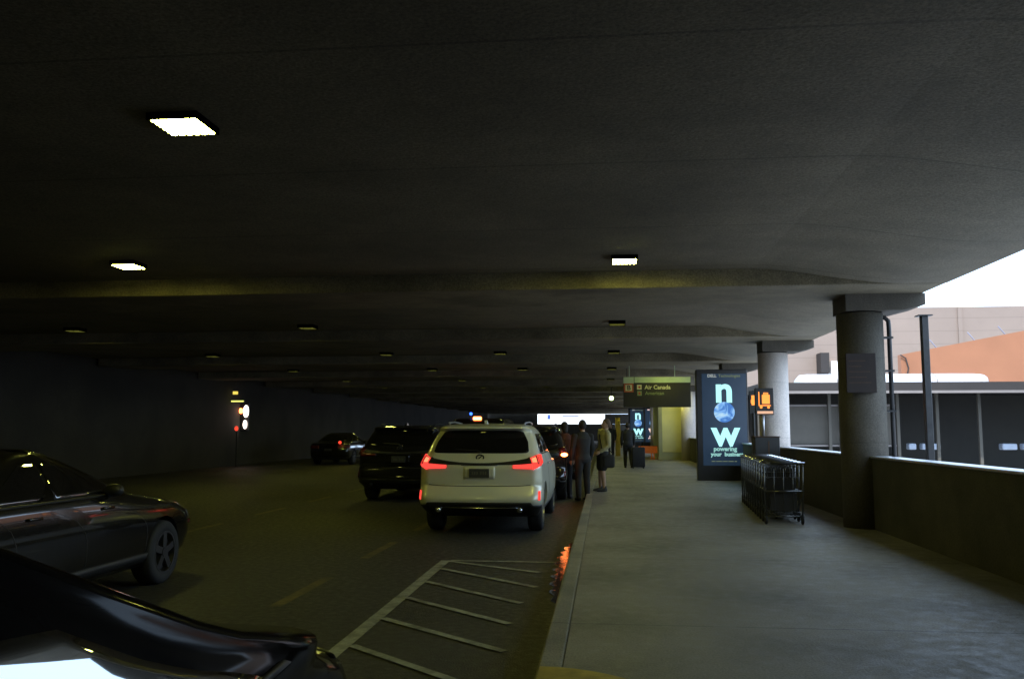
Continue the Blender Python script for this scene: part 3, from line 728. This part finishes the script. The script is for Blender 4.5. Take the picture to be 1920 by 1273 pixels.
T3 = copy_tree(T1, (3.78, 71, .15), 0, 'far advertising totem with pinkish letter, closest to the green kiosk')
M['pinkl'] = emis('screen_pink', (.75, .55, .50), 1.0)
for c in T3.children:
    for l in c.children:
        if l.name.startswith('lettering'):
            l.data = l.data.copy(); l.data.materials.clear(); l.data.materials.append(M['pinkl'])
# ------------------------------------------------------------------ hanging sign
M['sign_black'] = mat('sign_black', (.022, .020, .014), .5, var=.15)
M['sign_green'] = mat('sign_header', (.50, .62, .38), .5, var=.1)
M['sign_text'] = mat('sign_text', (.60, .58, .35), .5, var=.05)
M['sign_text2'] = mat('sign_text_worn', (.22, .27, .12), .5, var=.1)
M['sign_red'] = mat('sign_red', (.42, .09, .03), .5, var=.1)
t = thing('hanging_sign', 'black overhead airline direction sign with light green header, hung over the sidewalk', 'sign', (0, 30.2, 0))
bm = B(); bbox(bm, .64, 2.90, 0, .14, 2.33, 3.36, .008, 1); obj('panel', bm, 'sign_black', t)
bm = B(); box(bm, .645, 1.0, -.006, -.002, 3.14, 3.355); box(bm, 1.02, 2.895, -.006, -.002, 3.16, 3.355); obj('header', bm, 'sign_green', t)
bm = B(); box(bm, .66, .985, -.006, -.002, 2.84, 3.135); obj('gate_square', bm, 'sign_red', t)
bm = B(); box(bm, .71, .935, -.010, -.007, 2.885, 3.09); obj('gate_field', bm, 'sign_text', t)
lettering('B', .22, (.825, -.013, 2.985), 'sign_black', t, bold=.006)
bm = B(); box(bm, 1.10, 1.26, -.006, -.002, 2.93, 3.09); o = obj('logo_square', bm, 'sign_text', t)
bm = B(); cyl(bm, (1.185, -.010, 3.01), .045, .003, 'Y', 5); obj('logo_mark', bm, 'sign_red', o)
bm = B(); box(bm, 1.11, 1.26, -.006, -.002, 2.72, 2.88); o = obj('logo_square', bm, 'sign_text2', t)
bm = B(); box(bm, 1.15, 1.22, -.010, -.007, 2.76, 2.84); obj('logo_mark', bm, 'sign_red', o)
lettering('Air Canada', .19, (1.36, -.008, 3.0), 'sign_text', t, bold=.004, align='LEFT')
lettering('American', .165, (1.37, -.008, 2.80), 'sign_text2', t, bold=.002, align='LEFT')
for x in (.85, 2.38):
    bm = B(); tube(bm, [(x, .07, 3.355), (x, .07, 3.855)], .014, 8); obj('hanger_rod', bm, 'sign_green', t)
# ------------------------------------------------------------------ kiosk
M['kiosk'] = mat('kiosk_panel', (.68, .63, .27), .55, var=.06, scale=2, grime=.2, gscale=.8)
M['kiosk2'] = mat('kiosk_side', (.34, .34, .20), .6, var=.08, scale=2)
t = thing('kiosk', 'pale green panelled enclosure with a dark skirting beyond the overhead sign', 'kiosk', (0, 42.4, .15))
bm = B(); box(bm, 2.52, 4.3, 0, 4.5, 0, 3.44); obj('wall', bm, 'kiosk2', t)
bm = B(); box(bm, 2.70, 4.24, -.03, -.002, .36, 3.40); obj('front_panel', bm, 'kiosk', t)
bm = B(); box(bm, 2.54, 4.28, -.02, -.004, .02, .30); obj('skirting', bm, 'kiosk2', t)
bm = B(); box(bm, 2.54, 2.66, -.02, -.004, .36, 3.40); obj('corner_trim', bm, 'kiosk2', t)
# bollard post with lamp, orange barrier
M['yp'] = mat('post_yellow', (.45, .33, .06), .6, var=.15, scale=8, grime=.3, gscale=3)
t = thing('yellow_post', 'narrow yellow painted post between the people and the far totems', 'post', (.70, 48, .15))
bm = B(); bbox(bm, -.13, .13, -.1, .1, 0, 2.05, .02, 2); obj('shaft', bm, 'yp', t)
bm = B(); box(bm, -.16, .16, -.13, .13, 2.052, 2.12); obj('cap', bm, 'metal_dark', t)
t = thing('flag_sign', 'small green and orange hanging sign left of the overhead airline sign', 'sign', (.84, 33.2, 2.65))
bm = B(); bbox(bm, -.1, .1, 0, .05, -.15, .15, .006, 1); obj('plate', bm, 'sign_green', t)
bm = B(); box(bm, -.09, .09, -.006, -.002, -.14, -.03); obj('lower_field', bm, 'yp', t)
bm = B(); tube(bm, [(0, .03, .15), (0, .03, 1.2)], .012, 8); obj('hanger_rod', bm, 'metal_dark', t)
t = thing('pendant_lamp', 'tiny round yellow green lamp hanging under the far ceiling', 'lamp', (.35, 45, 3.15))
bm = B(); ball(bm, (0, 0, 0), .11, 12); obj('globe', bm, 'lamp_small', t, True)
bm = B(); tube(bm, [(0, 0, .1), (0, 0, .70)], .02, 8); obj('stem', bm, 'metal_dark', t)
M['orangep'] = mat('barrier_orange_glow', (.60, .14, .02), .45, var=.15, scale=6, emit=(1, .25, .04), estr=.06)  # slight glow put into the plastic, no lamp inside
for x, lb in ((1.62, 'orange plastic barrier on the sidewalk below the far totems, left one'), (2.28, 'orange plastic barrier touching the green kiosk corner')):
    t = thing('orange_barrier', lb, 'barrier', (x, 43.5, .15), 0, 'orange barriers before the kiosk')
    w = .74 if x < 2 else .45
    bm = B(); bbox(bm, 0, w - .05, 0, .08, .28, .62, .01, 1); obj('board', bm, 'orangep', t)
    for q in (.06, w - .14):
        bm = B(); box(bm, q, q + .05, -.12, .2, 0, .03); box(bm, q, q + .05, .02, .06, .03, .28); obj('leg', bm, 'orangep', t)

# ------------------------------------------------------------------ people
SKIN = mat('skin', (.42, .26, .17), .6, var=.06); M['skin'] = SKIN
M['hair_dark'] = mat('hair_dark', (.02, .014, .01), .7, var=.3, scale=40)
M['hair_brown'] = mat('hair_brown', (.09, .055, .03), .7, var=.3, scale=40)
M['cloth_black'] = mat('cloth_black', (.018, .018, .018), .85, var=.2, scale=14, bump=.3, bscale=18)
M['cloth_maroon'] = mat('cloth_maroon', (.11, .035, .02), .85, var=.2, scale=10, bump=.3, bscale=15)
M['cloth_olive'] = mat('cloth_olive', (.36, .32, .17), .85, var=.12, scale=10, bump=.3, bscale=15)
M['cloth_navy'] = mat('cloth_navy', (.02, .022, .03), .85, var=.2, scale=10)
M['shoe'] = mat('shoe', (.02, .02, .02), .6)
def seg(bm, pts, rads, n=14):
    """tapered limb with round ends"""
    P = [Vector(p) for p in pts]; R = list(rads)
    d0 = (P[0] - P[1]).normalized(); d1 = (P[-1] - P[-2]).normalized()
    r0 = R[0] if not isinstance(R[0], tuple) else min(R[0]); r1 = R[-1] if not isinstance(R[-1], tuple) else min(R[-1])
    sc = lambda r, f: tuple(q * f for q in r) if isinstance(r, tuple) else r * f
    P2 = [P[0] + d0 * r0 * .8, P[0] + d0 * r0 * .45] + P + [P[-1] + d1 * r1 * .45, P[-1] + d1 * r1 * .8]
    R2 = [sc(R[0], .45), sc(R[0], .85)] + R + [sc(R[-1], .85), sc(R[-1], .45)]
    tube(bm, P2, R2, n)
def fuse(name, bm, m, parent, vox=.012, sm=4):
    bmesh.ops.recalc_face_normals(bm, faces=bm.faces[:])
    o = obj(name, bm, m)
    r = o.modifiers.new('r', 'REMESH'); r.mode = 'VOXEL'; r.voxel_size = vox; r.use_smooth_shade = True
    s = o.modifiers.new('s', 'SMOOTH'); s.factor = .5; s.iterations = sm
    me = evaluated(o); bpy.data.objects.remove(o)
    return obj(name, me, m, parent, True)
def person(label, loc, rz, H=1.74, top='cloth_black', bottom='cloth_black', hair='hair_dark', short=False, sleeves='long', arms=None, legs=None, lean=0., hairlen=0., skirt=False):
    k = H / 1.75
    t = thing('person', label, 'person', loc, rz, None)
    hipz = .93; yl = lean
    def T(p): return Vector((p[0] * k, (p[1] + yl * max(0, p[2] - hipz) / .6) * k, p[2] * k))
    A = arms or {-1: ((-.20, 0, 1.42), (-.25, .02, 1.14), (-.24, .10, .90)), 1: ((.20, 0, 1.42), (.25, .02, 1.14), (.24, .10, .90))}
    Lg = legs or {-1: ((-.09, 0, .92), (-.10, .03, .50), (-.11, 0, .09)), 1: ((.09, 0, .92), (.10, .02, .50), (.12, .02, .09))}
    def torso(bm, e=0.):
        seg(bm, [T((0, 0, .92)), T((0, 0, 1.05)), T((0, 0, 1.2)), T((0, 0, 1.36)), T((0, 0, 1.44))], [(.165 + e, .115 + e), (.145 + e, .10 + e), (.155 + e, .11 + e), (.175 + e, .115 + e), (.13 + e, .08 + e)], 20)
    def armf(bm, s, e=0., upto=2):
        a, b, c = [T(p) for p in A[s]]
        if upto == 2: seg(bm, [a, (a + b) / 2, b, (b + c) / 2, c], [.058 + e, .050 + e, .043 + e, .040 + e, .028 + e])
        else: m_ = a + (b - a) * .75; seg(bm, [a, m_], [.058 + e, .052 + e])
    def legf(bm, s, e=0., upto=2):
        a, b, c = [T(p) for p in Lg[s]]
        if upto == 2: seg(bm, [a, (a + b) / 2, b, b + (c - b) * .35, c], [.092 + e, .077 + e, .056 + e, .055 + e, .038 + e])
        else: m_ = a + (b - a) * .8; seg(bm, [a, m_], [.098 + e, .085 + e])
    bm = B(); torso(bm)
    seg(bm, [T((0, 0, 1.44)), T((0, .01, 1.54))], [.062, .055])
    hc = T((0, .02, 1.645))
    ball(bm, hc, .1, 14, .78, .98, 1.16); ball(bm, hc + Vector((0, .035, -.06)), .06, 10, .9, .9, .85)      # skull, jaw
    ball(bm, hc + Vector((0, .105, -.015)), .018, 8, .8, 1.1, 1.5)                                           # nose
    ball(bm, hc + Vector((0, .092, -.055)), .016, 8, 1.6, .6, .5)                                            # mouth
    for s in (-1, 1):
        ball(bm, hc + Vector((s * .078, 0, -.01)), .024, 8, .4, .8, 1.2)
        ball(bm, hc + Vector((s * .03, .083, .012)), .014, 8, 1, .6, .7)
        armf(bm, s); legf(bm, s)
        w = T(A[s][2]); d = (T(A[s][2]) - T(A[s][1])).normalized()
        side = Vector((1, 0, 0)); fw = d.cross(side).normalized()
        seg(bm, [w, w + d * .05, w + d * .085], [.027, .036, .033])                                          # palm
        for j, (off, ln) in enumerate(((-.027, .068), (-.009, .078), (.009, .073), (.027, .058))):
            b0 = w + d * .09 + fw * off; in_ = Vector((-s, 0, 0))
            seg(bm, [b0, b0 + d * ln * .5 + in_ * .006, b0 + d * ln * .85 + in_ * .024], [.010, .009, .007], 8)
        b0 = w + d * .03 - fw * .03; seg(bm, [b0, b0 + d * .03 - fw * .02, b0 + d * .06 - fw * .025], [.012, .010, .008], 8)
        f = T(Lg[s][2]); seg(bm, [f + Vector((0, -.03, -.035)), f + Vector((0, .06, -.05)), f + Vector((0, .15, -.06))], [.036, .036, .024])
    fuse('body', bm, SKIN, t, .0085, 3)
    bm = B(); ball(bm, hc + Vector((0, -.012, .018)), .108, 14, .82, .96, 1.12); 
    if hairlen: seg(bm, [hc + Vector((0, -.06, 0)), hc + Vector((0, -.08, -hairlen))], [(.075, .05), (.06, .035)])
    # cut the face side
    bmesh.ops.bisect_plane(bm, geom=bm.verts[:] + bm.edges[:] + bm.faces[:], plane_co=hc + Vector((0, .035, .045)), plane_no=Vector((0, .8, -.5)).normalized(), clear_outer=True)
    es = [e for e in bm.edges if e.is_boundary]
    if es: bmesh.ops.holes_fill(bm, edges=es)
    obj('hair', bm, hair, t, True)
    bm = B(); torso(bm, .018)
    for s in (-1, 1): armf(bm, s, .013, 2 if sleeves == 'long' else 1)
    fuse('jacket' if sleeves == 'long' else 'shirt', bm, top, t, .012, 3)
    bm = B()
    if skirt: seg(bm, [T((0, 0, 1.0)), T((0, 0, .85)), T((0, 0, .58))], [(.17, .13), (.2, .16), (.23, .19)], 20)
    else:
        seg(bm, [T((0, 0, .98)), T((0, 0, .90))], [(.175, .13), (.18, .135)], 20)
        for s in (-1, 1): legf(bm, s, .018, 1 if short else 2)
    fuse('skirt' if skirt else ('shorts' if short else 'trousers'), bm, bottom, t, .012, 3)
    for s in (-1, 1):
        f = T(Lg[s][2]); bm = B()
        seg(bm, [f + Vector((0, -.035, -.045)), f + Vector((0, .06, -.05)), f + Vector((0, .16, -.058))], [.044, .043, .03])
        seg(bm, [f + Vector((0, -.01, .03)), f + Vector((0, -.02, -.03))], [.042, .045])
        o = fuse('shoe', bm, 'shoe', t, .012, 3)
        for v in o.data.vertices: v.co.z = max(v.co.z, .004)
    return t
person('person in a dark maroon jacket standing by the cars, leftmost of the group', (-.93, 20.6, 0), .3, 1.74, 'cloth_maroon', 'cloth_black', hairlen=.1)
person('person all in black standing at the kerb between two others', (-.50, 20.1, .0), .5, 1.78, 'cloth_black', 'cloth_black')
pC = person('person in olive shirt and dark shorts with bare calves standing on the sidewalk', (-.06, 20.9, .15), 1.9, 1.66, 'cloth_olive', 'cloth_black', 'hair_brown', short=True, sleeves='long', lean=-.10,
            arms={-1: ((-.20, 0, 1.40), (-.25, -.05, 1.12), (-.18, .12, .98)), 1: ((.20, 0, 1.40), (.25, -.08, 1.12), (.20, .10, .96))})
t = thing('shoulder_bag', 'black shoulder bag hanging at the hip of the person in shorts', 'bag', (.08, 20.78, .90), .2)
bm = B(); bbox(bm, -.14, .14, -.08, .08, -.20, .10, .05, 3); obj('bag_body', bm, 'cloth_black', t, True)
bm = B(); tube(bm, [(-.14, 0, .10), (-.17, .03, .35), (-.2, .1, .58), (-.08, .12, .35), (.12, 0, .10)], .012, 6); obj('strap', bm, 'cloth_black', t, True)
person('dark figure further back on the sidewalk beside a suitcase', (.86, 33.6, .15), .1, 1.66, 'cloth_black', 'cloth_black', legs={-1: ((-.09, 0, .92), (-.10, .10, .50), (-.11, .02, .09)), 1: ((.09, 0, .92), (.10, -.02, .50), (.12, -.16, .10))})
t = thing('suitcase', 'black upright suitcase standing next to the distant dark figure', 'suitcase', (1.22, 33.2, .15), .1)
bm = B(); bbox(bm, -.24, .24, -.15, .15, .05, .78, .04, 3); obj('shell', bm, 'cloth_black', t, True)
bm = B(); tube(bm, [(-.1, .1, .78), (-.1, .1, 1.02), (.1, .1, 1.02), (.1, .1, .78)], .01, 6); obj('pull_handle', bm, 'metal_dark', t)
for sx in (-1, 1):
    for sy in (-1, 1):
        bm = B(); lathe(bm, [(-.012, .012), (-.012, .027), (.012, .027), (.012, .012)], (sx * .19, sy * .1, .027), 'X', 12); obj('wheel', bm, 'rubber', t)
person('distant figure in a dark coat on the sidewalk near the yellow post', (.30, 45.5, .15), 3.0, 1.72, 'cloth_black', 'cloth_black')
person('distant figure in olive top left of the yellow post', (-.10, 47.5, .15), 0, 1.70, 'cloth_olive', 'cloth_black')
# ------------------------------------------------------------------ far end of the deck
M['far_white'] = mat('far_white', (.80, .80, .80), .7, var=.03, scale=.3)
M['far_blue'] = mat('far_blue', (.04, .08, .28), .5); M['far_grey'] = mat('far_grey', (.2, .2, .25), .5)
t = thing('white_building', 'sunlit white building seen through the far end of the covered road', 'building', (0, 134, 0))
bm = B(); box(bm, -10.5, 1.0, 0, 8, -.6, 14); obj('wall', bm, 'far_white', t)
bm = B(); box(bm, -8.65, -8.2, -.06, -.003, 3.1, 3.75); obj('window', bm, 'far_blue', t)
bm = B(); box(bm, -6.4, -3.9, -.06, -.003, 3.45, 3.62); obj('sign_strip', bm, 'far_grey', t)
bm = B(); box(bm, -.62, -.54, -.06, -.003, -.6, 14); obj('downpipe', bm, 'far_grey', t)
t = thing('end_wall', 'dark wall closing the left part of the far tunnel end', 'wall', (0, 122.4, 0))
bm = B(); box(bm, -16.4, -9.3, 0, .4, -.5, 4.5); obj('wall_face', bm, 'parapet', t)
t = thing('far_silhouette_block', 'dark block standing in for traffic silhouettes at the far end', 'wall', (0, 121, 0))
bm = B(); box(bm, -9.3, 4.6, 0, .4, 0, 2.25); obj('wall_face', bm, 'parapet', t)  # solid block standing in for dark traffic and heads
bm = B(); box(bm, .02, 4.6, -.3, .1, 2.26, 3.59); obj('header_panel', bm, 'parapet', t)
t = thing('rear_light_block', 'unseen dark wall added behind the viewer to keep sky light out', 'wall', (0, -14.3, 0))
bm = B(); box(bm, -16.4, 5.6, -.3, .25, -.5, 4.8); obj('wall_face', bm, 'parapet', t)  # added wall, stops sky light entering from behind
# ------------------------------------------------------------------ left far lights
t = thing('door_light', 'bright white wall light with amber edge on the far left wall', 'light', (-15.9, 37.9, 2.3))
bm = B(); ball(bm, (0, 0, .08), .16, 12, .8, .5, 1.7); obj('upper_lens', bm, 'white_led', t, True)
bm = B(); ball(bm, (-.03, 0, -.50), .13, 12, .7, .5, 1.5); obj('lower_lens', bm, 'white_led', t, True)
bm = B(); ball(bm, (-.24, 0, .10), .11, 10, .9, .4, 1.1); obj('amber_lens', bm, 'amber', t, True)
bm = B(); bbox(bm, -.30, .12, .06, .14, -.8, .45, .02, 1); obj('backplate', bm, 'metal_dark', t)
bm = B(); tube(bm, [(-.3, .10, .2), (-.3, .10, .2)][:1] + [(-.15, .10, 0), (-.35, .10, 0)], .03, 6); obj('bracket', bm, 'metal_dark', t)
t = thing('strip_light', 'thin yellow tube light low under the ceiling at far left', 'light', (-16.0, 37.0, 2.8))
bm = B(); tube(bm, [(-.35, 0, 0), (.35, 0, 0)], .03, 8); obj('tube', bm, emis('tube_yellow', (.8, .85, .18), .9), t)
bm = B(); box(bm, -.38, .38, .035, .1, -.04, .06); obj('fitting', bm, 'metal_dark', t)
t = thing('exit_lamp', 'small square yellow lamp above the yellow tube light at far left', 'light', (-16.05, 37, 3.15))
bm = B(); bbox(bm, -.1, .12, 0, .05, -.05, .08, .01, 1); obj('lens', bm, emis('lamp_yellow', (.8, .6, .1), .8), t)
bm = B(); box(bm, -.12, .14, .052, .1, -.08, .11); obj('fitting', bm, 'metal_dark', t)
t = thing('bicycle_reflector', 'round red lamp glowing below the white wall light', 'light', (-15.5, 36.0, 1.62))
bm = B(); ball(bm, (0, 0, 0), .09, 10, .9, .5, 1.1); obj('lens', bm, 'red_led', t, True)
bm = B(); tube(bm, [(0, .05, -1.6), (0, .05, .08)], .025, 8); obj('stand', bm, 'metal_dark', t)
t.name = 'marker_lamp'
# ------------------------------------------------------------------ outside, right
import sys
F_ = 1650.
M['pink'] = mat('pink_stucco', (.265, .113, .058), .9, var=.06, scale=.6, grime=.12, gscale=.25, bump=.1, bscale=6)
M['greyb'] = joint_lines(mat('grey_cladding', (.21, .163, .134), .8, var=.05, scale=.3, grime=.12, gscale=.12), (0, 0, 1.1), .22, .05)
M['vault'] = mat('vault_polycarbonate', (.40, .41, .45), .4, var=.05, scale=1)
M['fascia'] = mat('fascia_dark', (.018, .014, .012), .7, var=.15, scale=1)
M['fascia_lt'] = mat('fascia_trim', (.17, .15, .14), .6, var=.1, scale=2)
M['st_dark'] = mat('station_dark', (.014, .012, .008), .7, var=.3, scale=1.2)
M['st_grey'] = mat('station_panel', (.075, .068, .055), .7, var=.12, scale=2)
M['seat'] = mat('pale_seat', (.32, .37, .45), .5)
M['warmlit'] = emis('warm_lamp', (.75, .42, .08), .75)
t = thing('grey_building', 'pale grey clad building standing behind the pink wall', 'building', (0, 78, 0))
bm = B(); box(bm, 8, 62, 0, 12, -.6, 11.95); obj('wall', bm, 'greyb', t)
bm = B()
for x in (14.5, 22.3, 30.0, 37.6): box(bm, x, x + .35, -.12, -.004, -.6, 11.9)
obj('pilaster', bm, 'greyb', t)
bm = B(); box(bm, 18.2, 18.9, -1.6, -.01, 6.3, 8.0); obj('wall_unit', bm, 'fascia', t)
bm = B(); box(bm, 19.15, 19.7, -1.2, -.01, 6.2, 7.3); obj('vent_box', bm, 'far_white', t)
t = thing('pink_wall', 'orange pink plastered wall with a rising top edge and slanted wire arms', 'wall', (0, 56, 0))
def zt(x): return 6.15 + (x - 18.2) * .192
bm = B(); prism(bm, [(18.1, -.6), (48, -.6), (48, zt(48)), (18.1, zt(18.1))], 0, .6, 'XZ'); obj('wall_face', bm, 'pink', t)
for x in (20.05, 22.3, 24.1, 26.1, 28.2, 30.3):
    bm = B(); tube(bm, [(x + .35, .2, zt(x) - .1), (x - .15, .2, zt(x) + .55)], .035, 6); obj('wire_arm', bm, 'far_grey', t)
bm = B(); tube(bm, [(18.05, -.1, 6.1), (18.35, -.1, 5.9), (18.5, -.1, 5.3), (18.3, -.1, 4.5)], .04, 6); obj('cable', bm, 'fascia', t)
t = thing('station_building', 'low dark platform building with a white vaulted skylight on its roof', 'station', (0, 38, 0))
bm = B(); box(bm, 6.5, 40, -.6, 6, 3.16, 3.50); obj('roof', bm, 'fascia', t)
bm = B(); box(bm, 7, 22.5, -.66, -.605, 3.05, 3.155); box(bm, 22.5, 40, -.66, -.605, 3.03, 3.155); obj('gutter_trim', bm, 'fascia_lt', t)
bm = B(); prof = [(1.0 * cos(a) * 1.0, .42 * sin(a) ** .8) for a in [i * pi / 14 for i in range(15)]]
# vault: half-cylinder along X with rounded right end
rings = []
for x, s in [(8.15, .25), (8.35, .85), (8.6, 1), (11, 1), (13, 1), (14.6, 1), (15.4, .95), (15.75, .8), (15.9, .5), (15.98, .1)]:
    rings.append([bm.verts.new((x, .9 - c * s * .9, 3.502 + h * (.55 + .45 * s) * (1 if s > .3 else s * 2.5))) for c, h in prof])
for a, b in zip(rings, rings[1:]):
    for k in range(len(a) - 1): bm.faces.new((a[k], a[k + 1], b[k + 1], b[k]))
bm.faces.new(rings[0]); bm.faces.new(rings[-1][::-1]); bmesh.ops.recalc_face_normals(bm, faces=bm.faces[:])
vt = obj('skylight', bm, 'vault', t, True)
for x in (9.6, 11.3, 13.6):
    bm = B(); tube(bm, [(x + .1, .9 - c * .915, 3.50 + h * 1.03) for c, h in prof], .018, 6); obj('skylight_rib', bm, 'fascia_lt', vt)
bm = B(); box(bm, 6.6, 39.9, 5.4, 5.9, -.6, 3.155); obj('back_wall', bm, 'st_dark', t)
bm = B(); box(bm, 6.6, 12.25, 1.2, 1.3, .95, 2.55); obj('glazed_panel', bm, 'st_grey', t)
bm = B(); box(bm, 6.6, 12.3, 1.05, 1.19, 2.56, 2.64); box(bm, 6.6, 12.3, 1.05, 1.19, .85, .93); obj('panel_rail', bm, 'fascia_lt', t)
for x in (6.9, 9.5, 9.95, 12.3, 13.9, 15.6, 19.2, 24.0, 28):
    bm = B(); box(bm, x, x + .12, .9, 1.02, -.6, 3.155); obj('post', bm, 'st_grey', t)
for x, w in ((12.95, .3), (13.5, .75), (16.75, .6), (17.6, .8)):
    bm = B(); bbox(bm, x, x + w, 1.5, 1.9, .72, .98, .03, 1); obj('pale_seat_back', bm, 'seat', t)
for x, w in ((19.3, .38), (20.3, .3)):
    bm = B(); bbox(bm, x, x + w, 3., 3.12, 1.90, 2.08, .02, 1); obj('warm_light', bm, 'warmlit', t)
bm = B(); ball(bm, (21.25, 2, 1.95), .14, 10); obj('green_light', bm, 'lamp_small', t, True)
# unseen slab and wall added right of the viewer to shade the near ceiling
M['blocker_dark'] = mat('blocker_grey', (.12, .11, .10), .85, var=.15, scale=1.5)
t = thing('daylight_blocker', 'unseen dark slab and wall added right of the viewer to block daylight', 'light blocker', (0, 0, 0))
bm = B(); box(bm, 5.6, 14, -14, 5.6, 4.3, 4.9); obj('blocker_slab', bm, 'blocker_dark', t)
bm = B(); box(bm, 5.62, 6.1, -14, 5.58, -.6, 4.29); obj('blocker_wall', bm, 'blocker_dark', t)

# ------------------------------------------------------------------ light, sky, camera
W = bpy.data.worlds.new('World'); SC.world = W; W.use_nodes = True
nt = W.node_tree; N = nt.nodes; Lk = nt.links
bg = N['Background']
sky = N.new('ShaderNodeTexSky'); sky.sky_type = 'NISHITA'; sky.sun_disc = False
EL, AZ = radians(58), radians(200)      # compass azimuth of the sun (0 = +Y, 90 = +X)
sky.sun_elevation = EL; sky.sun_rotation = AZ
sky.air_density = 1.; sky.dust_density = 4.; sky.ozone_density = 1.
mx = N.new('ShaderNodeMix'); mx.data_type = 'RGBA'; mx.inputs[0].default_value = .75
mx.inputs[7].default_value = (9.6, 13., 17.6, 1)      # bright thin cloud veil
Lk.new(sky.outputs[0], mx.inputs[6]); Lk.new(mx.outputs[2], bg.inputs[0]); bg.inputs[1].default_value = .15
sd = bpy.data.lights.new('Sun', 'SUN'); sd.energy = 3.9; sd.angle = radians(.5); sd.color = (1., .93, .84)
so = bpy.data.objects.new('Sun', sd); COL.objects.link(so)
sv = Vector((sin(AZ) * cos(EL), cos(AZ) * cos(EL), sin(EL)))
so.rotation_euler = sv.to_track_quat('Z', 'Y').to_euler()

cd = bpy.data.cameras.new('Camera'); cam = bpy.data.objects.new('Camera', cd); COL.objects.link(cam)
p = atan(167.5 / F_); a = atan(174 / F_ * cos(p))
cam.location = (0, 0, 1.6); cam.rotation_euler = (pi / 2 + p, 0, a)
cd.sensor_width = 36; cd.lens = F_ / 1920 * 36; cd.clip_end = 2000; cd.clip_start = .05
SC.camera = cam
SC.view_settings.view_transform = 'Standard'; SC.view_settings.look = 'None'; SC.view_settings.exposure = .75; SC.view_settings.gamma = 1
SC.cycles.max_bounces = 8; SC.cycles.diffuse_bounces = 5
